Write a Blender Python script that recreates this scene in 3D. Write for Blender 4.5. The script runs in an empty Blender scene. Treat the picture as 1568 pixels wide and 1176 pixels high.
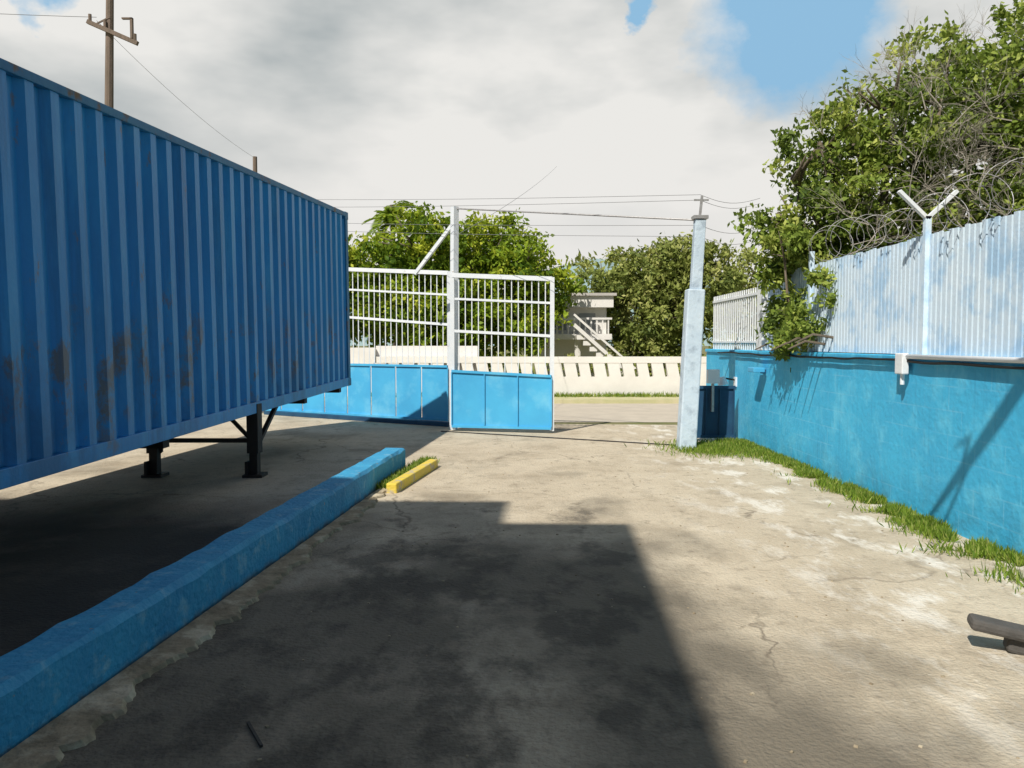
import bpy, math, random
import numpy as np
from mathutils import Vector, Matrix, noise
random.seed(4); rng=np.random.default_rng(7)
S=bpy.context.scene
col=S.collection
def link(o,parent=None):
    col.objects.link(o)
    if parent is not None: o.parent=parent
    return o
def group(name,loc=(0,0,0),M=None):
    e=bpy.data.objects.new(name,None); e.empty_display_size=.2
    if M is not None: e.matrix_world=M
    else: e.location=loc
    return link(e)
class MB:
    def __init__(s): s.v=[]; s.f=[]
    def box(s,c,size,R=None):
        b=len(s.v); sx,sy,sz=[k/2 for k in size]; c=Vector(c)
        for x,y,z in ((-1,-1,-1),(1,-1,-1),(1,1,-1),(-1,1,-1),(-1,-1,1),(1,-1,1),(1,1,1),(-1,1,1)):
            p=Vector((x*sx,y*sy,z*sz))
            if R is not None: p=R@p
            s.v.append(p+c)
        for q in ((0,3,2,1),(4,5,6,7),(0,1,5,4),(1,2,6,5),(2,3,7,6),(3,0,4,7)): s.f.append([b+i for i in q])
        return s
    def mm(s,x0,x1,y0,y1,z0,z1): return s.box(((x0+x1)/2,(y0+y1)/2,(z0+z1)/2),(abs(x1-x0),abs(y1-y0),abs(z1-z0)))
    def beam(s,p1,p2,w,h=None):
        p1=Vector(p1);p2=Vector(p2);h=h or w; d=p2-p1
        R=d.to_track_quat('Y','Z').to_matrix()
        return s.box((p1+p2)/2,(w,d.length,h),R)
    def tube(s,pts,rad,n=8):
        pts=[Vector(p) for p in pts]; rings=[]
        for i,p in enumerate(pts):
            d=(pts[min(i+1,len(pts)-1)]-pts[max(i-1,0)]).normalized()
            a=d.orthogonal().normalized() if abs(d.z)>.9 else d.cross(Vector((0,0,1))).normalized()
            c=d.cross(a); r=rad[i] if hasattr(rad,'__len__') else rad
            b=len(s.v); rings.append(b)
            for k in range(n):
                t=2*math.pi*k/n; s.v.append(p+a*(r*math.cos(t))+c*(r*math.sin(t)))
        for i in range(len(rings)-1):
            for k in range(n):
                k2=(k+1)%n; s.f.append([rings[i]+k,rings[i]+k2,rings[i+1]+k2,rings[i+1]+k])
        s.f.append([rings[0]+k for k in range(n)][::-1]); s.f.append([rings[-1]+k for k in range(n)])
        return s
    def build(s,name,mat,parent=None,bevel=0,smooth=False):
        m=bpy.data.meshes.new(name); m.from_pydata([tuple(v) for v in s.v],[],s.f); m.update()
        m.materials.append(mat)
        if smooth: m.shade_smooth()
        o=link(bpy.data.objects.new(name,m),parent)
        if bevel:
            b=o.modifiers.new('b','BEVEL'); b.width=bevel; b.segments=2; b.limit_method='ANGLE'
        return o
# ---------- materials
def mat(name,c1,c2=None,scale=2.,rough=.8,bump=.0,bscale=60,metal=0,c3=None,s3=1.,t3=(.55,.65),stretch=(1,1,1),spec=.3):
    m=bpy.data.materials.new(name); m.use_nodes=True; nt=m.node_tree; N=nt.nodes; L=nt.links
    b=N['Principled BSDF']; b.inputs['Roughness'].default_value=rough; b.inputs['Metallic'].default_value=metal
    b.inputs['Specular IOR Level'].default_value=spec
    tc=N.new('ShaderNodeTexCoord'); mp=N.new('ShaderNodeMapping'); mp.inputs['Scale'].default_value=stretch
    L.new(tc.outputs['Object'],mp.inputs[0])
    c2=c2 or tuple(k*.75 for k in c1)
    n=N.new('ShaderNodeTexNoise'); n.inputs['Scale'].default_value=scale; n.inputs['Detail'].default_value=8; n.inputs['Roughness'].default_value=.65
    L.new(mp.outputs[0],n.inputs['Vector'])
    r=N.new('ShaderNodeMapRange'); r.inputs[1].default_value=.32; r.inputs[2].default_value=.68; L.new(n.outputs[0],r.inputs[0])
    mx=N.new('ShaderNodeMix'); mx.data_type='RGBA'; mx.inputs[6].default_value=(*c1,1); mx.inputs[7].default_value=(*c2,1)
    L.new(r.outputs[0],mx.inputs[0]); out=mx.outputs[2]
    if c3:
        n3=N.new('ShaderNodeTexNoise'); n3.inputs['Scale'].default_value=s3; n3.inputs['Detail'].default_value=10; n3.inputs['Roughness'].default_value=.6
        L.new(mp.outputs[0],n3.inputs['Vector'])
        r3=N.new('ShaderNodeMapRange'); r3.inputs[1].default_value=t3[0]; r3.inputs[2].default_value=t3[1]; L.new(n3.outputs[0],r3.inputs[0])
        m3=N.new('ShaderNodeMix'); m3.data_type='RGBA'; m3.inputs[7].default_value=(*c3,1)
        L.new(r3.outputs[0],m3.inputs[0]); L.new(out,m3.inputs[6]); out=m3.outputs[2]
    L.new(out,b.inputs['Base Color'])
    if bump:
        nb=N.new('ShaderNodeTexNoise'); nb.inputs['Scale'].default_value=bscale; nb.inputs['Detail'].default_value=6
        L.new(tc.outputs['Object'],nb.inputs['Vector'])
        bp=N.new('ShaderNodeBump'); bp.inputs['Strength'].default_value=bump; bp.inputs['Distance'].default_value=.02
        L.new(nb.outputs[0],bp.inputs['Height']); L.new(bp.outputs[0],b.inputs['Normal'])
    return m
def addmix(m,fac_builder,color):
    nt=m.node_tree;N=nt.nodes;L=nt.links;b=N['Principled BSDF']
    src=b.inputs['Base Color'].links[0].from_socket
    fac=fac_builder(N,L)
    mx=N.new('ShaderNodeMix'); mx.data_type='RGBA'; L.new(fac,mx.inputs[0]); L.new(src,mx.inputs[6]); mx.inputs[7].default_value=(*color,1)
    L.new(mx.outputs[2],b.inputs['Base Color'])
def mr(N,L,src,a,b,c=0,d=1):
    r=N.new('ShaderNodeMapRange'); r.inputs[1].default_value=a; r.inputs[2].default_value=b; r.inputs[3].default_value=c; r.inputs[4].default_value=d
    L.new(src,r.inputs[0]); return r.outputs[0]
def mul(N,L,a,b,op='MULTIPLY'):
    q=N.new('ShaderNodeMath'); q.operation=op
    for i,k in enumerate((a,b)):
        if isinstance(k,(int,float)): q.inputs[i].default_value=k
        else: L.new(k,q.inputs[i])
    return q.outputs[0]
def nz(N,L,scale,stretch=(1,1,1),detail=6,rough=.6,off=(0,0,0)):
    tc=N.new('ShaderNodeTexCoord'); mp=N.new('ShaderNodeMapping'); mp.inputs['Scale'].default_value=stretch; mp.inputs['Location'].default_value=off
    L.new(tc.outputs['Object'],mp.inputs[0]); n=N.new('ShaderNodeTexNoise'); n.inputs['Scale'].default_value=scale; n.inputs['Detail'].default_value=detail; n.inputs['Roughness'].default_value=rough
    L.new(mp.outputs[0],n.inputs['Vector']); return n.outputs[0]
def zc(N,L,axis='Z'):
    tc=N.new('ShaderNodeTexCoord'); s=N.new('ShaderNodeSeparateXYZ'); L.new(tc.outputs['Object'],s.inputs[0]); return s.outputs[axis]

concrete=mat('yard_concrete',(.60,.52,.395),(.47,.395,.29),1.1,.9,.8,45,c3=(.34,.28,.20),s3=.8,t3=(.53,.75))
addmix(concrete,lambda N,L:mul(N,L,mr(N,L,nz(N,L,28,detail=3),.62,.72),.5),(.70,.63,.52))
addmix(concrete,lambda N,L:mul(N,L,mr(N,L,nz(N,L,9,detail=5,off=(3,1,0)),.55,.7),.55),(.26,.215,.16))
addmix(concrete,lambda N,L:mul(N,L,mr(N,L,nz(N,L,60,detail=3,off=(1,8,0)),.6,.72),.5),(.2,.17,.13))
addmix(concrete,lambda N,L:mul(N,L,mr(N,L,nz(N,L,1.7,(1,.55,1),9,.7,(21,3,0)),.54,.66),.55),(.30,.25,.18))
addmix(concrete,lambda N,L:mul(N,L,mr(N,L,nz(N,L,3.2,(1,.7,1),8,.65,(31,8,0)),.63,.68),.6),(.22,.18,.13))
def cracks(N,L):
    tc=N.new('ShaderNodeTexCoord'); n=N.new('ShaderNodeTexNoise'); n.inputs['Scale'].default_value=1.5; n.inputs['Detail'].default_value=6
    L.new(tc.outputs['Object'],n.inputs['Vector'])
    a=N.new('ShaderNodeVectorMath'); a.operation='MULTIPLY_ADD'; L.new(n.outputs['Color'],a.inputs[0]); a.inputs[1].default_value=(1.1,1.1,0); L.new(tc.outputs['Object'],a.inputs[2])
    v=N.new('ShaderNodeTexVoronoi'); v.feature='DISTANCE_TO_EDGE'; v.inputs['Scale'].default_value=.42; L.new(a.outputs[0],v.inputs['Vector'])
    line=mr(N,L,v.outputs['Distance'],.0,.008,1,0)
    return mul(N,L,line,mr(N,L,nz(N,L,.7,off=(9,2,0)),.40,.6,0,.75))
addmix(concrete,cracks,(.14,.11,.08))
addmix(concrete,lambda N,L:mul(N,L,mul(N,L,mr(N,L,nz(N,L,2.2,(1.4,.6,1),8,.7,(5,5,0)),.51,.62),mr(N,L,zc(N,L,'X'),1.4,2.6)),.8),(.78,.74,.66))
def shade_stains(N,L):
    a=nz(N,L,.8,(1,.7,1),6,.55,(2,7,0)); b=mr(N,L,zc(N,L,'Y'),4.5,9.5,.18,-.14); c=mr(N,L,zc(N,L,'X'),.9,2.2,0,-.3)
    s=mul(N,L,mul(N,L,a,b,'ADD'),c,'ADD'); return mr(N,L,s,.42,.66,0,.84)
addmix(concrete,shade_stains,(.12,.105,.08))  # stains plus painted darkening that deepens the building's shadow on the yard
def shade_stains2(N,L):
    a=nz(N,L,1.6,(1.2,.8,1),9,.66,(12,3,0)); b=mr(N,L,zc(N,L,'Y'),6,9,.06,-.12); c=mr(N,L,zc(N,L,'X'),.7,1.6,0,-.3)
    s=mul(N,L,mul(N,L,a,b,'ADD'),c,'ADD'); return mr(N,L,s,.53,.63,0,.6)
addmix(concrete,shade_stains2,(.045,.04,.034))  # darker blotches, part stain, part shade painted into the shadowed foreground
addmix(concrete,lambda N,L:mul(N,L,mul(N,L,mr(N,L,zc(N,L,'X'),-2.5,-2.0,1,0),mr(N,L,zc(N,L,'Y'),7.0,8.8,1,0)),mr(N,L,nz(N,L,1.3,detail=8),.3,.5,.8,.97)),(.03,.028,.025))  # shade under and beside the container painted into the ground colour
asph=mat('street_asphalt',(.56,.50,.41),(.46,.41,.34),2,.9,.3,50)
shoulder=mat('curb_footing',(.42,.34,.23),(.20,.16,.105),7,.95,1.0,22,c3=(.56,.48,.35),s3=4,t3=(.5,.65))
dirt=mat('dirt_grass',(.14,.17,.05),(.24,.2,.11),.6,1,.4,20)
verge=mat('verge',(.58,.52,.34),(.40,.41,.19),1.5,1,.4,20)
blue=mat('blue_wall_paint',(.065,.50,.80),(.055,.43,.72),1.6,.65,.4,18,c3=(.13,.58,.84),s3=3,t3=(.5,.7))
addmix(blue,lambda N,L:mul(N,L,mr(N,L,zc(N,L),0,.5,1,0),mr(N,L,nz(N,L,4),.45,.65,0,.6)),(.08,.28,.40))
addmix(blue,lambda N,L:mul(N,L,mr(N,L,nz(N,L,2,(9,9,.5)),.55,.7),.3),(.04,.28,.50))
def joints(N,L):
    tc=N.new('ShaderNodeTexCoord'); s=N.new('ShaderNodeSeparateXYZ'); L.new(tc.outputs['Object'],s.inputs[0]); c=N.new('ShaderNodeCombineXYZ')
    L.new(s.outputs['Y'],c.inputs[0]); L.new(s.outputs['Z'],c.inputs[1])
    b=N.new('ShaderNodeTexBrick'); b.inputs['Scale'].default_value=1; b.inputs['Brick Width'].default_value=.41; b.inputs['Row Height'].default_value=.21; b.inputs['Mortar Size'].default_value=.009; b.inputs['Mortar Smooth'].default_value=.6
    L.new(c.outputs[0],b.inputs['Vector']); return mul(N,L,mul(N,L,b.outputs['Fac'],.5),mr(N,L,nz(N,L,2),.42,.64,.0,.8))
addmix(blue,joints,(.22,.60,.82))
curbm=mat('curb_blue_paint',(.055,.36,.60),(.04,.27,.50),3,.7,.8,25,c3=(.20,.45,.60),s3=7,t3=(.56,.7))
addmix(curbm,lambda N,L:mr(N,L,nz(N,L,11,detail=4),.68,.72,0,.8),(.3,.28,.22))
addmix(curbm,lambda N,L:mul(N,L,mr(N,L,zc(N,L),0,.07,1,0),mr(N,L,nz(N,L,6,detail=6),.4,.55)),(.16,.17,.15))
contm=mat('container_blue_paint',(.016,.31,.70),(.011,.225,.56),1.2,.42,.12,30,stretch=(1,1,.35),spec=.5)
addmix(contm,lambda N,L:mul(N,L,mr(N,L,nz(N,L,3,(1,1,.25),8,.7),.50,.7),.4),(.09,.45,.72))
def zone(N,L,a,b,c,d): return mul(N,L,mr(N,L,zc(N,L),a,b,0,1),mr(N,L,zc(N,L),c,d,1,0))
addmix(contm,lambda N,L:mul(N,L,mr(N,L,nz(N,L,1.5,(1,1,.8),10,.72,(2,4,1)),.555,.63,0,.8),zone(N,L,-.3,.3,.9,1.5)),(.19,.14,.08))
addmix(contm,lambda N,L:mul(N,L,mr(N,L,nz(N,L,3.2,(1,1,.45),9,.72,(6,14,3)),.565,.63,0,.8),zone(N,L,.2,.45,.9,1.3)),(.16,.12,.07))
addmix(contm,lambda N,L:mr(N,L,nz(N,L,6,(1,1,.4),8,.7,(8,4,1)),.62,.68,0,.7),(.20,.15,.11))
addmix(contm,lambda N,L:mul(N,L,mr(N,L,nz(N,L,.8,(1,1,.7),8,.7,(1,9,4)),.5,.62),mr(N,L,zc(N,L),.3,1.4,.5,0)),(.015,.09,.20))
addmix(contm,lambda N,L:mul(N,L,mr(N,L,nz(N,L,2.5,(1,2.5,.12),7,.7,(1,3,4)),.52,.66),.45),(.008,.12,.30))
contrail=mat('container_rail_paint',(.014,.14,.31),(.03,.20,.36),3,.5,.15,30,c3=(.14,.09,.05),s3=5,t3=(.56,.66))
darkm=mat('chassis_steel',(.02,.02,.022),(.035,.03,.025),6,.6,.2,40)
rubber=mat('tyre_rubber',(.02,.02,.02),None,5,.85)
white=mat('white_paint',(.82,.84,.85),(.70,.74,.78),4,.6,.15,30,c3=(.46,.38,.30),s3=9,t3=(.67,.73))
postm=mat('post_paint',(.62,.72,.80),(.50,.61,.71),3,.7,.3,20,c3=(.38,.46,.54),s3=5,t3=(.52,.66))
paleb=mat('pale_blue_paint',(.62,.76,.88),(.70,.82,.91),2.2,.6,.15,30,c3=(.42,.62,.82),s3=3,t3=(.48,.62))
whitewall=mat('white_wall',(.84,.81,.77),(.74,.71,.67),1.5,.85,.2,20)
gateblue=mat('gate_blue_paint',(.08,.45,.74),(.065,.37,.65),1.5,.5,.1,20,c3=(.16,.52,.75),s3=2,t3=(.5,.7))
dkblue=mat('dark_blue_paint',(.015,.05,.11),(.02,.08,.15),4,.6)
wood=mat('pole_wood',(.24,.18,.145),(.15,.12,.09),3,.9,.4,20,stretch=(4,4,.5))
wirem=mat('wire',(.24,.24,.245),None,5,.6)
galv=mat('galvanised_wire',(.5,.5,.5),(.35,.33,.32),20,.45,metal=.5)
yellow=mat('yellow_paint',(.78,.58,.06),(.66,.50,.10),6,.7,.5,30,c3=(.48,.42,.30),s3=8,t3=(.52,.62))
bark=mat('bark',(.20,.16,.12),(.11,.09,.065),5,.95,.6,20)
twigm=mat('dry_twigs',(.42,.38,.32),(.30,.27,.22),5,.95)
bldm=mat('building_wall',(.25,.33,.40),(.2,.28,.35),1.5,.85,.2,10)
glass=mat('window_glass',(.02,.03,.04),None,1,.1,spec=.8)
pane=mat('curtained_window',(.35,.37,.38),None,1,.3,spec=.5)
roofm=mat('roof_sheet',(.55,.52,.48),(.45,.42,.4),2,.7)
blackm=mat('black_cable',(.01,.01,.01),None,5,.6)
hillm=mat('hazy_hill_green',(.24,.34,.36),(.30,.40,.40),.02,1)  # distance haze is mixed into the green
grayc=mat('grey_concrete',(.12,.11,.10),(.07,.065,.06),6,.9,.5,25)

def leafmat(name,dark,mid,light,trans=.35):
    m=bpy.data.materials.new(name); m.use_nodes=True; nt=m.node_tree;N=nt.nodes;L=nt.links
    b=N['Principled BSDF']; b.inputs['Roughness'].default_value=.55; b.inputs['Specular IOR Level'].default_value=.2
    a=N.new('ShaderNodeAttribute'); a.attribute_name='tint'
    cr=N.new('ShaderNodeValToRGB'); e=cr.color_ramp.elements; e[0].position=0; e[0].color=(*dark,1); e[1].position=1; e[1].color=(*light,1)
    k=e.new(.5); k.color=(*mid,1)
    L.new(a.outputs['Fac'],cr.inputs[0]); L.new(cr.outputs[0],b.inputs['Base Color'])
    t=N.new('ShaderNodeBsdfTranslucent'); L.new(cr.outputs[0],t.inputs[0])
    ms=N.new('ShaderNodeMixShader'); ms.inputs[0].default_value=trans; L.new(b.outputs[0],ms.inputs[1]); L.new(t.outputs[0],ms.inputs[2])
    L.new(ms.outputs[0],N['Material Output'].inputs[0]); return m
leafA=leafmat('leaves_bright',(.09,.17,.02),(.28,.39,.03),(.54,.57,.06))
leafB=leafmat('leaves_olive',(.12,.17,.045),(.31,.36,.09),(.50,.50,.17))
leafC=leafmat('leaves_tree',(.08,.13,.03),(.25,.34,.055),(.52,.56,.14))
grassm=leafmat('grass_blades',(.07,.13,.015),(.20,.31,.03),(.42,.44,.12))

def quads(name,P,sz,tint,m,parent,up=None,aspect=.5):
    n=len(P); d=rng.normal(size=(n,3)); d[:,2]-=.3; d/=np.linalg.norm(d,axis=1)[:,None]
    q=rng.normal(size=(n,3)); 
    if up is not None: d=up/np.linalg.norm(up,axis=1)[:,None]
    s=np.cross(d,q); s/=np.linalg.norm(s,axis=1)[:,None]
    h=sz[:,None]; w=h*aspect*.5
    V=np.stack([P,P+d*h*.45+s*w,P+d*h,P+d*h*.45-s*w],1).reshape(-1,3)
    me=bpy.data.meshes.new(name); me.vertices.add(4*n); me.vertices.foreach_set('co',V.astype(np.float32).ravel())
    me.loops.add(4*n); me.loops.foreach_set('vertex_index',np.arange(4*n,dtype=np.int32))
    me.polygons.add(n); me.polygons.foreach_set('loop_start',np.arange(0,4*n,4,dtype=np.int32)); me.polygons.foreach_set('loop_total',np.full(n,4,dtype=np.int32))
    me.update(calc_edges=True)
    at=me.attributes.new('tint','FLOAT','FACE'); at.data.foreach_set('value',np.clip(tint,0,1).astype(np.float32))
    me.materials.append(m); return link(bpy.data.objects.new(name,me),parent)
def crown(name,blobs,m,parent,leaf=.1,per=90,cl=.3,dens=1.,shell=.55):
    Ps=[];T=[]
    for (c,r) in blobs:
        r=np.array(r if hasattr(r,'__len__') else (r,r,r),float); vol=r.prod()
        nc=max(6,int(dens*vol/(cl**3)*1.3))
        d=rng.normal(size=(nc,3)); d/=np.linalg.norm(d,axis=1)[:,None]
        rad=rng.uniform(shell,1.08,nc)[:,None]
        C=np.array(c)+d*rad*r
        for k in range(nc):
            cc=C[k]; n=int(per*rng.uniform(.4,1.4)); rr=cl*rng.uniform(.5,1.1)
            o=rng.normal(size=(n,3))*rr*.5*np.array([1,1,.7])
            Ps.append(cc+o); T.append(np.clip(rng.normal(.45+rng.normal(0,.17)+.14*d[k,2],.16,n),0,1))
    P=np.concatenate(Ps);T=np.concatenate(T)
    return quads(name,P,leaf*rng.uniform(.6,1.3,len(P)),T,m,parent)
def tree(name,base,blobs,m,leaf,per,cl,dens=1.,tr=.2,fork=1.2):
    g=group(name); b=Vector(base); w=MB()
    top=b+Vector((0,0,fork)); w.tube([b,b+Vector((.05,0,fork*.5)),top],[tr*1.2,tr,tr*.85],10)
    for c,r in blobs:
        c=Vector(c); mid=top.lerp(c,.5)+Vector((random.uniform(-.2,.2),random.uniform(-.2,.2),-.1))
        w.tube([top-Vector((0,0,.1)),mid,c],[tr*.55,tr*.35,tr*.12],7)
        rr=(r if not hasattr(r,'__len__') else min(r))
        for i in range(5):
            e=c+Vector((random.gauss(0,1),random.gauss(0,1),random.gauss(.2,1))).normalized()*rr*.9
            w.tube([mid.lerp(c,random.uniform(.5,1)),c.lerp(e,.5)+Vector((0,0,-.05)),e],[tr*.16,tr*.1,tr*.04],5)
    w.build('trunk',bark,g,smooth=True)
    crown('crown',blobs,m,g,leaf,per,cl,dens)
    return g

# ---------- ground
def sheet(name,pts,z,m,parent=None):
    me=bpy.data.meshes.new(name); me.from_pydata([(x,y,z) for x,y in pts],[],[list(range(len(pts)))]); me.materials.append(m); me.update()
    return link(bpy.data.objects.new(name,me),parent)
sheet('ground',[(-900,-900),(900,-900),(900,1500),(-900,1500)],0,dirt)
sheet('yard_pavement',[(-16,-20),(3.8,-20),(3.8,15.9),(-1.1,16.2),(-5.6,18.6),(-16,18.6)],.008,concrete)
sheet('street_road',[(-60,16.5),(60,16.5),(60,21.6),(-60,21.6)],.004,asph)
MB().mm(-60,60,21.6,23.0,-.1,.10).build('street_sidewalk',verge,None)

def strip(name,line,w0,w1,z,m,n=320,amp=.12,side=1):
    V=[];F=[]
    for i in range(n+1):
        t=i/n; p=Vector(line[0]).lerp(Vector(line[1]),t)
        w=w0+(w1-w0)*t+amp*(noise.noise((i*.05,3.1,0))+.6*noise.noise((i*.17,7,0))+.4*noise.noise((i*.5,9,0)))
        w=max(w,.03)
        V.append((p.x,p.y,z+.022)); V.append((p.x+side*w*.9,p.y,z+.014+.008*noise.noise((i*.3,1,1)))); V.append((p.x+side*w,p.y,z-.012))
    for i in range(n):
        for j in range(2): F.append((3*i+j,3*i+j+1,3*i+j+4,3*i+j+3))
    me=bpy.data.meshes.new(name); me.from_pydata(V,[],F); me.materials.append(m); link(bpy.data.objects.new(name,me))
def curb():
    n=90; V=[];F=[]; prof=[(0,0),(0,.26),(-.025,.29),(-.24,.29),(-.27,.265),(-.27,0)]
    A=Vector((-2.17,1.0)); B=Vector((-1.38,10.3))
    for i in range(n+1):
        t=i/n; p=A.lerp(B,t)
        for j,(dx,z) in enumerate(prof):
            jx=.016*noise.noise((i*.35,j*2.3,0)); jz=.014*noise.noise((i*.5,j*1.7,5))
            V.append((p.x+dx+jx,p.y,z+(jz if z>0 else -.02)))
    k=len(prof)
    for i in range(n):
        for j in range(k-1): F.append((i*k+j,i*k+j+1,(i+1)*k+j+1,(i+1)*k+j))
    F.append(list(range(k))); F.append([n*k+j for j in range(k)][::-1])
    me=bpy.data.meshes.new('curb'); me.from_pydata(V,[],F); me.materials.append(curbm)
    link(bpy.data.objects.new('concrete_curb',me))
curb()
strip('curb_footing',((-2.16,1.0),(-1.42,9.2)),.22,.10,.018,shoulder)
yk=group('yellow_curb_block'); MB().beam((-1.31,8.65,.055),(-1.03,10.5,.055),.12,.12).build('block',yellow,yk,bevel=.015)

# ---------- container
yv=Vector((.69,8.3,.27)).normalized(); xv=yv.cross(Vector((0,0,1))).normalized(); zv=xv.cross(yv)
M=Matrix((xv,yv,zv)).transposed().to_4x4(); M.translation=Vector((-2.75,13.7,.92))
cg=group('shipping_container',M=M)
Lc,W,H=12.19,2.32,2.9
def corr(name,axis,fixed,a0,a1,z0,z1,sign,m):
    p=.278; V=[];F=[]; xs=[]; a=a0
    while a<a1-.01:
        for da,dd in ((0,0),(.095,0),(.145,.060),(.228,.060)): 
            if a+da<a1: xs.append((a+da,dd))
        a+=p
    xs.append((a1,0))
    for a,dd in xs:
        c=fixed-sign*dd
        for z in (z0,z1):
            V.append((c,a,z) if axis=='x' else (a,c,z))
    for i in range(len(xs)-1):
        q=(2*i,2*i+2,2*i+3,2*i+1); F.append(q if (sign>0)==(axis=='x') else q[::-1])
    me=bpy.data.meshes.new(name); me.from_pydata(V,[],F); me.materials.append(m); link(bpy.data.objects.new(name,me),cg)
corr('side_panel_right','x',-.012,-Lc+.12,-.12,.13,2.83,1,contm)
corr('side_panel_left','x',-W+.012,-Lc+.12,-.12,.13,2.83,-1,contm)
corr('front_panel','y',-.012,-W+.12,-.12,.13,2.83,1,contm)
MB().mm(-W+.03,-.03,-Lc+.03,-.03,2.84,2.875).build('roof',contm,cg)
MB().mm(-W+.07,-.07,-Lc+.06,-.06,.03,.1).build('floor',darkm,cg)
b=MB()
b.mm(-.06,0,-Lc+.12,-.12,0,.135).mm(-W,-W+.06,-Lc+.12,-.12,0,.135)
b.build('bottom_rails',contm,cg,bevel=.006)
MB().mm(-.06,.004,-Lc+.12,-.12,2.825,2.895).mm(-W-.004,-W+.06,-Lc+.12,-.12,2.825,2.895).mm(-W+.12,-.12,-.06,.004,2.80,2.895).mm(-W+.12,-.12,-.06,.004,0,.135).build('top_rails',contrail,cg,bevel=.006)
b=MB(); c=MB()
for x0 in (-.13,-W):
    for y0 in (-.13,-Lc):
        b.mm(x0,x0+.13,y0,y0+.13,.12,2.78)
        for z0 in (-.005,2.78): c.mm(x0-.004,x0+.134,y0-.02,y0+.15,z0,z0+.125)
b.build('corner_posts',contrail,cg,bevel=.006); c.build('corner_castings',contrail,cg,bevel=.008)
d=MB().mm(-W+.13,-W/2-.01,-Lc+.01,-Lc+.06,.13,2.8).mm(-W/2+.01,-.13,-Lc+.01,-Lc+.06,.13,2.8); d.build('doors',contm,cg)
d=MB()
for x in (-2.0,-1.5,-.95,-.45): d.tube([(x,-Lc-.03,.1),(x,-Lc-.03,2.8)],.018)
d.build('door_lock_rods',galv,cg)
tg=group('trailer_chassis',M=M)
b=MB()
for x in (-.72,-1.68): b.mm(x-.05,x+.05,-Lc,-.1,-.12,-.008)
for y in (-.3,-2,-6,-9.5,-12): b.mm(-W+.1,-.1,y-.06,y+.06,-.10,-.011)
b.build('frame',darkm,tg)
Mi=M.inverted()
def Lp(p): return Mi@Vector(p)
b=MB(); yl=9.75
for x in (-3.14,-4.36):
    b.beam(Lp((x,yl,.30)),Lp((x,yl,.9)),.14,.14); b.beam(Lp((x,yl,.02)),Lp((x,yl,.34)),.10,.10)
    b.beam(Lp((x-.12,yl,.025)),Lp((x+.12,yl,.025)),.24,.04)
    b.beam(Lp((x-.07,yl,.02)),Lp((x-.07,yl,.2)),.03,.2)
    b.beam(Lp((x,yl+.05,.35)),Lp((x,yl+1.0,.85)),.05,.05)
b.beam(Lp((-3.14,yl,.45)),Lp((-4.36,yl,.45)),.05,.05)
b.beam(Lp((-3.2,yl,.48)),Lp((-3.55,yl,.85)),.04,.04); b.beam(Lp((-4.3,yl,.3)),Lp((-4.1,yl,.85)),.04,.04)
b.build('landing_gear',darkm,tg)
w=MB()
for yy in (2.6,3.9):
    for x in (-3.78,-5.5):
        w.tube([Lp((x-.13,yy,.48)),Lp((x-.11,yy,.48)),Lp((x+.11,yy,.48)),Lp((x+.13,yy,.48))],[.40,.47,.47,.40],28)
w.build('wheels',rubber,tg,smooth=False)

# ---------- right boundary wall and fence
X=3.8
bw=group('blue_boundary_wall')
MB().mm(X,X+.2,-6,15.7,-.1,1.46).build('wall',blue,bw)
MB().mm(X-.03,X+.23,-6,15.7,1.463,1.52).build('coping',blue,bw,bevel=.01)
fg=group('metal_picket_fence')
b=MB(); y=-3.
while y<12.1:
    b.mm(X+.03,X+.045,y,y+.055+.006*random.random(),1.53,2.62+.02*random.random()); y+=.083
b.mm(X+.047,X+.09,-3,12.1,1.62,1.66).mm(X+.047,X+.09,-3,12.1,2.45,2.49)
b.build('pickets',paleb,fg)
b=MB().mm(X+.093,X+.10,7.5,12.1,1.53,2.58); b.build('backing_sheet',paleb,fg)
b=MB(); c=MB()
for y in (1.5,4.6,7.45,10.3):
    b.mm(X-.01,X+.045,y-.025,y+.025,1.52,2.80)
    if y<10:
        c.beam((X+.015,y,2.78),(X-.25,y,3.03),.05,.03); c.beam((X+.015,y,2.78),(X+.28,y,3.03),.05,.03)
b.build('posts',paleb,fg); c.build('wire_arms',white,fg)
rail=group('iron_railing'); b=MB(); y=12.5
while y<15.55: b.mm(X+.08,X+.10,y,y+.022,1.52,2.52); y+=.125
b.mm(X+.07,X+.11,12.45,15.55,2.40,2.44).mm(X+.07,X+.11,12.45,15.55,1.64,1.67); b.build('bars',white,rail)
cp=group('white_fence_column'); MB().mm(X-.03,X+.22,12.15,12.42,1.521,2.56).build('shaft',white,cp,bevel=.012); MB().mm(X-.05,X+.24,12.13,12.44,2.562,2.62).build('cap',white,cp,bevel=.012)
def curve(name,pts,r,m,parent=None):
    cu=bpy.data.curves.new(name,'CURVE'); cu.dimensions='3D'; cu.bevel_depth=r; cu.bevel_resolution=1
    sp=cu.splines.new('POLY'); sp.points.add(len(pts)-1)
    for i,p in enumerate(pts): sp.points[i].co=(*p,1)
    cu.materials.append(m); return link(bpy.data.objects.new(name,cu),parent)
rz=group('razor_wire_coil'); pts=[]; b=MB()
for i in range(2200):
    t=i/2200; a=t*2*math.pi*40; rr=.18+.03*math.sin(i*.013); yy=-2+12.3*t+.09*math.sin(a*.5)
    p=(X+.07+rr*math.cos(a),yy,2.83+rr*math.sin(a)+.03*math.sin(i*.01)); pts.append(p)
    if i%6==0: b.beam((p[0],p[1]-.015,p[2]),(p[0],p[1]+.015,p[2]+.01),.010,.002)
curve('coil',pts,.0032,galv,rz); b.build('barbs',galv,rz)
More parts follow.
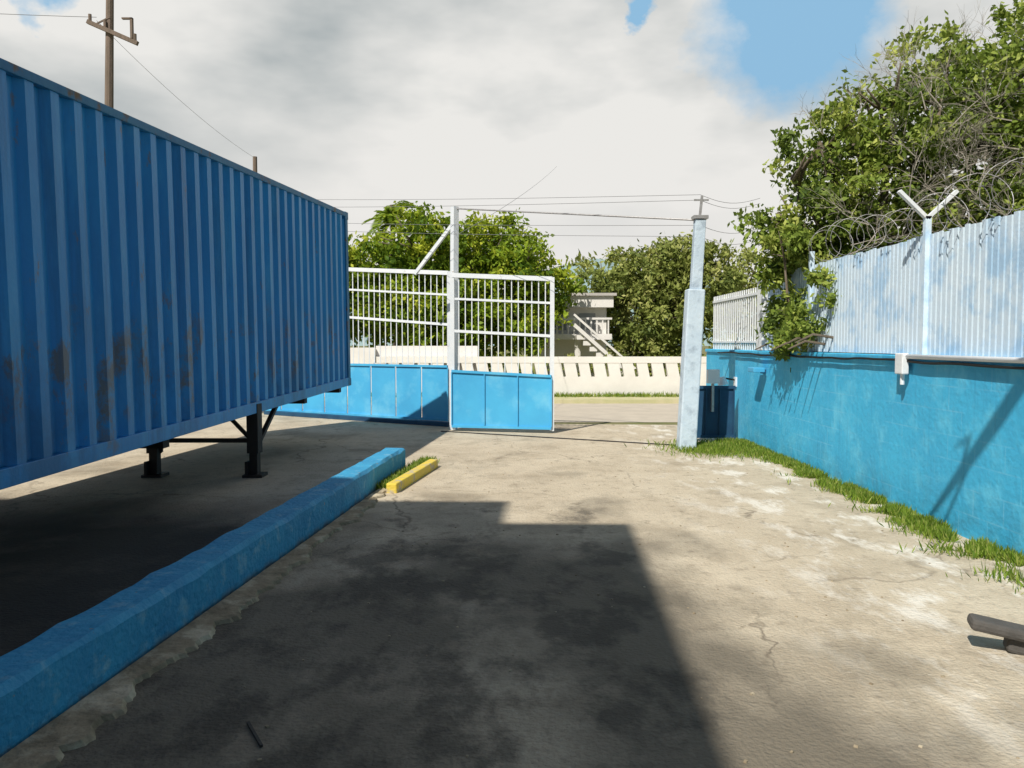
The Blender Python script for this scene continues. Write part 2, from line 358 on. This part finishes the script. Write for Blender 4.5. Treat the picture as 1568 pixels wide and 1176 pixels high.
pts=[(X-.045,-2+.15*i,1.475+.018*noise.noise((i*.25,0,0))-.02*abs(math.sin(i*.09))) for i in range(112)]
curve('wall_cable',pts,.013,blackm)
MB().tube([(X-.05,2,1.515),(X-.05,5,1.51),(X-.05,7.7,1.51)],.022,8).build('conduit_pipe',white,None,smooth=True)
jb=group('junction_box'); MB().mm(X-.10,X-.032,7.62,7.77,1.34,1.54).build('box',white,jb,bevel=.01); MB().tube([(X-.06,7.69,1.35),(X-.06,7.69,1.24)],.02).build('gland',white,jb)
for (yy,zz) in ((13.6,.98),):
    lg=group('wall_lamp'); MB().mm(X-.03,X,yy-.06,yy+.06,zz-.08,zz+.08).build('backplate',white,lg)
    MB().beam((X-.02,yy,zz+.03),(X-.2,yy,zz+.06),.03).build('arm',darkm,lg); MB().tube([(X-.24,yy,zz+.08),(X-.22,yy,zz-.05)],[.05,.09],12).build('shade',white,lg)
fl=group('flood_light'); MB().mm(X-.22,X-.05,11.9,12.2,1.2,1.27).build('housing',gateblue,fl,bevel=.01); MB().mm(X-.06,X-.001,12.0,12.1,1.18,1.24).build('bracket',dkblue,fl)
pg=group('pedestrian_gate'); b=MB().mm(3.0,3.68,13.3,13.32,.08,.92); b.build('sheet',dkblue,pg)
b=MB().mm(2.98,3.70,13.27,13.298,.88,.93).mm(2.98,3.70,13.27,13.298,.06,.11)
for k in range(4): b.mm(2.98+k*.23,3.0+k*.23,13.27,13.298,.11,.88)
b.build('frame',dkblue,pg)
eb=group('electric_meter_box'); MB().mm(3.22,3.42,13.2,13.3,.97,1.2).build('case',white,eb,bevel=.01); MB().mm(3.30,3.34,13.24,13.3,.5,.97).build('conduit',galv,eb)

# ---------- gate
gp=group('gate_post')
MB().beam((2.68,12.3,0),(2.79,12.3,2.45),.26,.26).build('lower_shaft',postm,gp,bevel=.02)
MB().beam((2.80,12.3,2.45),(2.85,12.3,3.50),.16,.16).build('upper_shaft',postm,gp,bevel=.01)
b=MB().mm(2.74,2.96,12.2,12.4,3.51,3.56).beam((2.85,12.3,3.56),(2.88,12.3,3.86),.035).beam((2.76,12.3,3.8),(2.98,12.3,3.8),.025)
b.build('wire_bracket',galv,gp)
sg=group('sliding_gate')
def leaf(nm,A,B,ztop0,ztop1,zp0,zp1,bars):
    A=Vector(A);B=Vector(B); n=(B-A).normalized(); f=MB(); br=MB(); pn=MB()
    P=lambda t,z:(A.x+(B.x-A.x)*t,A.y+(B.y-A.y)*t,z)
    Z=lambda t:ztop0+(ztop1-ztop0)*t; ZP=lambda t:zp0+(zp1-zp0)*t
    for fr,w in ((0,.08),(-.43,.04),(-1.02,.05)): f.beam(P(0,ztop0+fr),P(1,ztop1+fr),w,w)
    for t in (0,1): f.beam(P(t,.05),P(t,Z(t)+.03),.075,.075)
    for i in range(1,bars):
        t=i/bars; br.beam(P(t,ZP(t)),P(t,Z(t)-.03),.018,.018)
    br.build(nm+'_bars',white,sg); f.build(nm+'_frame',white,sg)
    off=Vector((n.y,-n.x)) * .05
    k=max(2,round((B-A).length/.62))
    for i in range(k):
        t0=i/k+.004;t1=(i+1)/k-.004
        a=A.lerp(B,t0)+off*1.0; c=A.lerp(B,t1)+off*1.0; z0=.12
        v=[Vector((a.x,a.y,z0)),Vector((c.x,c.y,z0)),Vector((c.x,c.y,ZP(t1))),Vector((a.x,a.y,ZP(t0)))]
        bb=len(pn.v); pn.v+=v; pn.v+=[q-Vector((off.x,off.y,0))*.3 for q in v]
        for q in ((0,1,2,3),(7,6,5,4),(0,4,5,1),(1,5,6,2),(2,6,7,3),(3,7,4,0)): pn.f.append([bb+j for j in q])
    pn.build(nm+'_panels',gateblue,sg)
    r=MB(); o=off*1.25
    for z in (None,.10): 
        r.beam((A.x+o.x,A.y+o.y,z or ZP(0)),(B.x+o.x,B.y+o.y,z or ZP(1)),.035,.045)
    for i in range(k+1):
        q=A.lerp(B,i/k)+o; r.beam((q.x,q.y,.125),(q.x,q.y,ZP(i/k)-.025),.02,.035)
    r.build(nm+'_trim',gateblue,sg)
leaf('leaf_near',(-1.1,14.85),(.72,14.45),2.88,2.78,1.12,1.04,15)
leaf('leaf_far',(-5.8,18.6),(-1.25,16.0),3.40,3.02,1.18,1.17,36)
b=MB().beam((-1.1,15.05,0),(-1.06,15.0,4.15),.11,.11); b.build('tall_post',white,sg)
MB().beam((-1.1,15.1,3.85),(-1.85,15.4,2.95),.06,.06).build('brace',white,sg)
MB().beam((-5.6,18.3,.05),(-1.2,15.6,.05),.18,.08).build('shadow_strip',dkblue,sg)  # dark strip standing in for the shadow along the leaf's foot
tr=MB().beam((-1.3,14.72,.012),(2.6,12.7,.012),.05,.02); tr.build('gate_track',darkm)
MB().tube([(-1.06,15.0,4.12),(2.84,12.32,3.50)],.015,8).build('overhead_pipe',galv,None)
bwg=group('barbed_wire')
for k,(za,zb) in enumerate(((4.45,3.88),(4.28,3.80),(4.0,3.42),(3.85,3.25))):
    pts=[];n=40
    for i in range(n+1):
        t=i/n; pts.append((-6+8.85*t,17.3-5.0*t,za+.25*(1-t)+(zb-za)*t-.04*math.sin(math.pi*t)))
    curve('strand_%d'%k,pts,.0038,wirem,bwg)
    pts=[(2.85+1.0*i/10,12.3+.3*i/10,zb-.1*math.sin(math.pi*i/10)) for i in range(11)]
    curve('tail_%d'%k,pts,.0035,wirem,bwg)
fw=group('front_boundary_wall'); MB().mm(-16,-5.9,18.6,18.8,-.1,1.2).build('wall',blue,fw)

# ---------- across the street
ww=group('white_garden_wall')
b=MB().mm(-3.9,14,23.1,23.3,0,.66).mm(-3.9,14,23.09,23.31,1.06,1.24); x=-3.9
while x<14:
    bb=len(b.v); x1=x+.40-random.uniform(.05,.10); sl=.08
    for yy in (23.1,23.3): b.v+= [Vector((x,yy,.66)),Vector((x1,yy,.66)),Vector((x1-sl,yy,1.06)),Vector((x-sl,yy,1.06))]
    for q in ((0,1,2,3),(7,6,5,4),(0,4,5,1),(1,5,6,2),(2,6,7,3),(3,7,4,0)): b.f.append([bb+j for j in q])
    x+=.42
b.build('wall',whitewall,ww)
MB().mm(-14,-3.95,23.1,23.3,0,1.5).mm(-3.95,-1.0,23.34,23.5,0,1.55).build('wall_left_section',whitewall,ww)
bl=[((-1+i*1.0,24.0,.7),(.7,.35,.65)) for i in range(18)]
crown('garden_hedge',bl,leafB,None,.13,60,.3,.8)
hg=group('white_house')
b=MB().mm(1.0,3.4,29,32,0,2.9).mm(.8,3.6,28.6,32.2,2.9,3.3); b.build('walls',whitewall,hg)
b=MB().mm(.9,3.5,28.2,28.99,1.75,1.95)
for i in range(13): b.mm(.95+i*.2,1.0+i*.2,28.2,28.25,1.95,2.45)
b.mm(.9,3.5,28.18,28.27,2.45,2.52); b.mm(.9,1.1,28.2,28.4,0,1.75); b.mm(2.2,2.4,28.2,28.4,0,1.75); b.build('balcony',whitewall,hg)
b=MB()
for i in range(9): b.mm(2.2+i*.22,2.45+i*.22,27.3,28.15,1.75-i*.2,1.9-i*.2)
b.beam((2.1,27.3,2.6),(4.2,27.3,.75),.07).beam((2.1,27.3,2.25),(4.2,27.3,.4),.2,.12); b.build('stairs',whitewall,hg)
MB().mm(1.35,1.95,28.985,28.998,2.1,2.7).mm(2.4,3.0,28.985,28.998,2.1,2.7).build('windows',pane,hg)
MB().mm(.7,3.7,28.5,32.3,3.303,3.4).build('roof',roofm,hg)
bl=[]
for u,v,r in ((-4.6,4.2,1.5),(-3.3,4.9,1.5),(-1.9,4.6,1.6),(-.6,4.7,1.5),(.5,4.3,1.3),(1.1,3.6,1.2),(-5.4,3.0,1.5),(-3.8,2.9,1.6),(-2.2,2.7,1.7),(-.6,2.7,1.6),(.4,2.3,1.2),(-1.4,1.8,1.2),(-3,1.8,1.3),(-7,4,2),(-2.6,3.8,1.4),(-1.2,3.7,1.4)):
    bl.append(((u,27.5+random.uniform(-.6,.6),v),(r,r*.9,r*.85)))
tree('mango_tree',(-2,28,0),bl,leafA,.2,80,.42,1.15,.3,1.5)
bl=[]
for u,v,r in ((3.4,3.8,1.2),(4.6,4.2,1.4),(5.8,4.4,1.3),(6.6,4.7,1.4),(5.0,2.6,1.6),(6.3,2.8,1.6),(7.3,3.8,1.5),(4.0,2.0,1.0),(5.4,3.5,1.4),(4.6,1.4,1.0),(6,1.4,1.1)):
    bl.append(((u,30+random.uniform(-.6,.6),v),(r,r*.9,r*.9)))
tree('orchard_tree',(5,30.5,0),bl,leafB,.2,75,.42,1.15,.25,1.2)
bl=[((9+random.uniform(-.5,.5)+i*1.9,31+random.uniform(-1,1),3.4+random.uniform(-.3,.9)),(1.6,1.4,2.0)) for i in range(5)]
tree('orchard_tree.001',(12,32,0),bl,leafB,.2,60,.45,1.,.25,1.2)
bl=[((-16+i*2.2,33+random.uniform(-1,1),3.0+random.uniform(-.5,.9)),(1.8,1.4,2)) for i in range(6)]
tree('orchard_tree.002',(-10,33,0),bl,leafA,.24,50,.5,1.,.25,1.2)
bl=[((-40+i*3.2,46+random.uniform(-3,3),2.8+random.uniform(-.6,1.4)),(2.6,1.5,2.6)) for i in range(28)]
crown('distant_foliage',bl,leafB,None,.4,40,.9,1.)
pt=group('palm_tree'); b=MB(); b.tube([(-4.4,31,0),(-4.5,31,4),(-4.6,31,6.9)],[.16,.12,.07],8); b.build('trunk',bark,pt)
P=[];U=[]
for i in range(26):
    a=i*2.4; L0=random.uniform(.6,1.1); el=random.uniform(-.6,1.4); zb=random.uniform(6.2,6.9)
    for k in range(22):
        t=k/22; r=L0*t*math.cos(el*.6); z=zb+L0*t*math.sin(el)-.5*t*t*L0
        for s in (-1,1):
            P.append((-4.6+r*math.cos(a),31+r*math.sin(a),z)); U.append((math.cos(a)*.6-s*math.sin(a),math.sin(a)*.6+s*math.cos(a),-.35))
P=np.array(P);U=np.array(U,float); quads('fronds',P,np.full(len(P),.30),rng.uniform(.1,.7,len(P)),leafA,pt,up=U,aspect=.22)

# ---------- big tree behind right wall
bl=[((4.15,11,4.35),.62),((3.75,10.9,3.85),.50),((4.7,11.2,4.45),.7),((5.1,11,4.75),.8),((5.9,11.2,5.0),.9),((6.8,11.3,5.15),1.05),((7.7,11.6,5.3),1.2),
    ((4.6,11,3.75),.65),((5.5,11.3,4.0),.9),((6.5,11.3,4.0),1.0),((7.6,11.5,4.0),1.2),((3.95,11,3.25),.55),((4.6,11.4,3.0),.65),
    ((5.4,11.2,3.1),.8),((6.4,11,3.0),.9),((3.6,11,3.4),.35)]
g=tree('large_tree',(5.6,11.8,0),bl,leafC,.10,80,.24,.66,.22,1.9)
tw=MB()
def twig(tw,p,d,l,r,dep):
    q=p+d*l*.5+Vector((random.gauss(0,.04),random.gauss(0,.04),random.gauss(0,.04)))*l; e=p+d*l
    tw.tube([p,q,e],[r,r*.8,r*.5],3)
    if dep==0: return
    for k in range(random.choice((2,3,3))):
        nd=(d+Vector((random.gauss(0,.55),random.gauss(0,.55),random.gauss(0,.5)))).normalized()
        twig(tw,p.lerp(e,random.uniform(.4,1)),nd,l*random.uniform(.6,.85),r*.6,dep-1)
for i in range(50):
    p=Vector((random.uniform(4.8,7.8),random.uniform(9.7,10.4),random.uniform(2.8,4.7)))
    twig(tw,p,Vector((random.gauss(0,.7),random.gauss(-.2,.3),random.uniform(.1,1))).normalized(),random.uniform(.3,.6),.009,4)
for i in range(7):
    p=Vector((random.uniform(4.2,5.2),random.uniform(9.8,10.4),random.uniform(2.6,3.2)))
    twig(tw,p,Vector((random.gauss(.5,.6),-.2,random.uniform(.0,.6))).normalized(),.4,.009,4)
for i in range(22):
    c,r=random.choice(bl[:8]); p=Vector(c)+Vector((0,-.2,.1))*r
    twig(tw,p,Vector((random.gauss(0,.6),-.3,1)).normalized(),r*.5,.007,3)
tw.build('dry_branches',twigm,g)
bl=[((4.0,11,2.95),(.55,.5,.45)),((4.0,10.9,2.5),(.55,.55,.45)),((3.95,10.8,2.05),(.45,.6,.42)),((3.82,10.8,1.72),(.33,.7,.32)),((4.4,11,3.2),.6),((3.8,10.2,1.78),(.2,.5,.3)),((3.88,9.9,2.2),(.2,.35,.42)),((3.55,10.6,2.9),(.25,.4,.3))]
g=tree('climbing_bush',(4.2,11.1,0),bl,leafC,.09,100,.17,.95,.07,1.0)
tw=MB()
for (y0,z0) in ((9.6,1.7),(9.85,1.62),(10.1,1.66),(10.5,1.6),(11.2,1.6)):
    tw.tube([(X+.05,y0,z0),(X-.22,y0-.03,z0+.04),(X-.42,y0,z0-.06)],[.018,.015,.008],5)
tw.build('side_shoots',bark,g)
# unseen tree right of the wall, added so its limb shadows the wall
bl=[((6.2,.2,5.0),1.3),((7.4,.8,5.6),1.4),((6.8,-1,4.6),1.3),((5.6,-.8,6.0),.8)]
g=tree('shadow_tree',(6.3,-.2,0),bl,leafC,.13,60,.35,.8,.2,2.2)
MB().tube([(6.2,-.2,2.2),(4.6,.6,4.6),(3.2,1.4,5.7),(1.9,2.1,6.3),(1.5,2.5,6.05),(1.5,3.0,5.55),(1.5,3.5,5.05)],[.12,.10,.08,.075,.07,.055,.02],8).build('shadow_limb',bark,g,smooth=True)
MB().tube([(1.5,2.8,5.75),(1.35,3.05,5.3),(1.3,3.2,4.9)],[.026,.018,.008],5).tube([(1.5,3.0,5.55),(1.75,3.3,5.3),(1.8,3.6,5.1)],[.026,.018,.008],5).build('shadow_twigs',bark,g)

# ---------- grass
def blades(name,pts,hmin,hmax):
    P=np.array(pts); n=len(P); U=rng.normal(0,.5,(n,3)); U[:,2]=1
    return quads(name,P,rng.uniform(hmin,hmax,n),np.clip(rng.normal(.5,.26,n),0,1),grassm,None,up=U,aspect=.13)
pts=[]
for i in range(38000):
    y=random.uniform(2,13.2); wd=.07+.17*(.5+noise.noise((y*.9,1,0)))+.15*noise.noise((y*3,5,0))
    x=3.79-abs(random.gauss(0,1))*max(wd,.03)
    if noise.noise((y*2.6,x*2.5,2))>-.15: pts.append((x,y,.0))
for i in range(7000):
    a=random.uniform(0,6.28); r=abs(random.gauss(0,1)); pts.append((3.05+.36*r*math.cos(a),12.2+.45*r*math.sin(a),0))
blades('wall_grass',pts,.03,.12)
pts=[]
for i in range(5200):
    t=random.random(); pts.append((-1.43+.3*t+random.gauss(0,.05),8.8+2.1*t+random.gauss(0,.05),0))
blades('curb_grass',pts,.03,.13)
pts=[(random.uniform(-4,14),22.9+random.gauss(0,.12),.08) for i in range(7000)]
blades('verge_grass',pts,.06,.2)

# ---------- debris
cb=group('broken_concrete_block'); R=Matrix.Rotation(-.35,3,'Z')@Matrix.Rotation(.15,3,'Y')
MB().box((2.66,4.15,.12),(.46,.15,.06),R).build('slab',grayc,cb,bevel=.02); MB().box((2.74,4.15,.05),(.25,.12,.11),R).build('support',grayc,cb,bevel=.02)
b=MB()
for i in range(240):
    x=random.uniform(-1.6,3.6); y=random.uniform(2.4,13); s=random.uniform(.003,.011)
    b.box((x,y,.008+s*.3),(s*1.6,s*1.2,s*.7),Matrix.Rotation(random.random()*6,3,'Z'))
b.build('gravel_debris',shoulder,None)
MB().beam((-1.13,3.36,.016),(-1.01,3.16,.016),.012,.010).build('fallen_stick',darkm,None)

# ---------- utility poles and wires
up=group('utility_pole'); b=MB().tube([(-12.6,25,0),(-12.4,25,7),(-12.2,25,13)],[.17,.14,.11],10); b.build('pole',wood,up)
b=MB().beam((-12.85,24.85,11.35),(-11.35,24.85,10.7),.12,.12).beam((-12.2,24.9,11.5),(-12.65,24.85,11.25),.04)
b.build('crossarm',wood,up)
b=MB()
for t in (.05,.35,.95): p=Vector((-12.85,24.85,11.4)).lerp(Vector((-11.35,24.85,10.75)),t); b.tube([p,p+Vector((0,0,.2))],.05,8)
b.mm(-11.55,-11.48,24.8,24.9,10.85,11.45).mm(-11.8,-11.48,24.8,24.9,11.42,11.46); b.build('insulators',wood,up)
up2=group('utility_pole.001'); b=MB().tube([(-13,41,0),(-12.95,41,11.0)],[.17,.11],8); b.build('pole',wood,up2)
def wire(nm,a,b_,sag,r=.01):
    a=Vector(a);b_=Vector(b_); pts=[]
    for i in range(31):
        t=i/30; p=a.lerp(b_,t); p.z-=sag*4*t*(1-t); pts.append(tuple(p))
    curve(nm,pts,r,wirem,uw)
uw=group('overhead_wires')
wire('wire_4',(-12.6,24.9,11.4),(-12.9,41,10.9),.3,.006)
wire('wire_5',(-1.08,15.0,3.6),(2.2,40,10.3),.15,.005); wire('wire_6',(-12.6,24.9,11.5),(-40,18,12),.6,.008)

def hill():
    V=[];F=[];nx,ny=90,6
    for j in range(ny):
        for i in range(nx):
            x=-420+i*9.4; y=420+j*30; h=(28+26*noise.noise((x*.006,1,0))+5*noise.noise((x*.03,2,0)))*math.sin(math.pi*j/(ny-1))+ (16*math.exp(-((x-35)/45)**2))*math.sin(math.pi*j/(ny-1))
            V.append((x,y,max(h,-1)))
    for j in range(ny-1):
        for i in range(nx-1): a=j*nx+i; F.append((a,a+1,a+nx+1,a+nx))
    me=bpy.data.meshes.new('hill'); me.from_pydata(V,[],F); me.materials.append(hillm); me.shade_smooth(); link(bpy.data.objects.new('distant_hills',me))
hill()

# ---------- building behind the camera (casts the yard shadow)
bg=group('warehouse_building')
def prism(pts,z0,z1,nm,m):
    b=MB(); n=len(pts)
    for z in (z0,z1):
        for p in pts: b.v.append(Vector((*p,z)))
    b.f.append(list(range(n))[::-1]); b.f.append(list(range(n,2*n)))
    for i in range(n): j=(i+1)%n; b.f.append([i,j,n+j,n+i])
    return b.build(nm,m,bg)
prism([(-4.55,-14),(-3.85,-.85),(-15,-.6),(-15,-14)],-.1,10.7,'walls',bldm)
prism([(-6.1,-13.9),(-5.55,-.80),(-15.1,-.55),(-15.1,-13.9)],10.703,12.0,'upper_storey',bldm)
MB().mm(-9.5,-6.5,-.62,-.5,0,4).build('roller_door',galv,bg)
b=MB()
for x in (-13.5,-11,-8.5,-6): b.mm(x,x+1.2,-.62,-.52,6.2,7.6)
b.build('windows',glass,bg)

# ---------- world
w=bpy.data.worlds.new('World'); S.world=w; w.use_nodes=True; N=w.node_tree.nodes; L=w.node_tree.links
bgN=N['Background']; sk=N.new('ShaderNodeTexSky'); sk.sky_type='NISHITA'; sk.sun_disc=False
sk.sun_elevation=math.radians(48.6); sk.sun_rotation=math.radians(211.5)
tc=N.new('ShaderNodeTexCoord')
def noiseW(scale,detail,rough,off,zs=1.8):
    mp=N.new('ShaderNodeMapping'); mp.inputs['Scale'].default_value=(1,1,zs); mp.inputs['Location'].default_value=off
    L.new(tc.outputs['Generated'],mp.inputs[0]); n=N.new('ShaderNodeTexNoise'); n.inputs['Scale'].default_value=scale; n.inputs['Detail'].default_value=detail; n.inputs['Roughness'].default_value=rough
    L.new(mp.outputs[0],n.inputs['Vector']); return n
K=1/.05
n1=noiseW(3.2,5,.5,(.3,.1,.4),2.4)
CR=N.new('ShaderNodeValToRGB'); e=CR.color_ramp.elements; e[0].position=.42; e[0].color=(.83,.82,.79,1); e[1].position=.66; e[1].color=(.42,.46,.47,1)
L.new(n1.outputs[0],CR.inputs[0])
sp=N.new('ShaderNodeSeparateXYZ'); L.new(tc.outputs['Generated'],sp.inputs[0])
hz=mr(N,L,sp.outputs['Z'],.08,.28,1,0)
mh=N.new('ShaderNodeMix'); mh.data_type='RGBA'; L.new(hz,mh.inputs[0]); L.new(CR.outputs[0],mh.inputs[6]); mh.inputs[7].default_value=(.84,.82,.79,1)
nd=noiseW(7,6,.6,(1,2,3),1.3)
dv=N.new('ShaderNodeVectorMath'); dv.operation='MULTIPLY_ADD'; L.new(nd.outputs['Color'],dv.inputs[0]); dv.inputs[1].default_value=(.16,.16,.16); L.new(tc.outputs['Generated'],dv.inputs[2])
hole=None
for c,r in (((.31,.89,.365),.105),((.13,.92,.365),.020),((-.47,.80,.375),.045),((.20,.88,.48),.09),((.52,.75,.47),.08)):
    q=N.new('ShaderNodeVectorMath'); q.operation='DISTANCE'; L.new(dv.outputs[0],q.inputs[0]); q.inputs[1].default_value=(c[0]+.08,c[1]+.08,c[2]+.08)
    h=mr(N,L,q.outputs['Value'],r*.70,r*1.15,1,0); hole=h if hole is None else mul(N,L,hole,h,'MAXIMUM')
mb=N.new('ShaderNodeMix'); mb.data_type='RGBA'; L.new(hole,mb.inputs[0]); L.new(mh.outputs[2],mb.inputs[6]); mb.inputs[7].default_value=(.28,.51,.73,1)
sc=N.new('ShaderNodeVectorMath'); sc.operation='SCALE'; sc.inputs['Scale'].default_value=K; L.new(mb.outputs[2],sc.inputs[0])
dt=N.new('ShaderNodeVectorMath'); dt.operation='DOT_PRODUCT'; L.new(tc.outputs['Generated'],dt.inputs[0]); dt.inputs[1].default_value=(.10,.975,.19)
cov=mr(N,L,dt.outputs['Value'],.52,.74,0,1)
mx=N.new('ShaderNodeMix'); mx.data_type='RGBA'; L.new(cov,mx.inputs[0]); L.new(sk.outputs[0],mx.inputs[6]); L.new(sc.outputs[0],mx.inputs[7])
L.new(mx.outputs[2],bgN.inputs[0]); bgN.inputs[1].default_value=.05
sun=bpy.data.lights.new('sun','SUN'); sun.energy=5; sun.angle=math.radians(.5); sun.color=(1,.95,.86)
so=link(bpy.data.objects.new('sun',sun)); so.rotation_euler=Vector((.46,.75,-1)).to_track_quat('-Z','Y').to_euler(); so.location=(0,-5,20)
cam=bpy.data.cameras.new('camera'); cam.lens=28.24; cam.sensor_width=36; cam.clip_end=3000; cam.clip_start=.05
co=link(bpy.data.objects.new('camera',cam)); co.location=(0,0,1.64); co.rotation_euler=(math.radians(90-2.94),math.radians(0),0)
S.camera=co
S.view_settings.view_transform='Standard'; S.view_settings.look='None'; S.view_settings.exposure=0
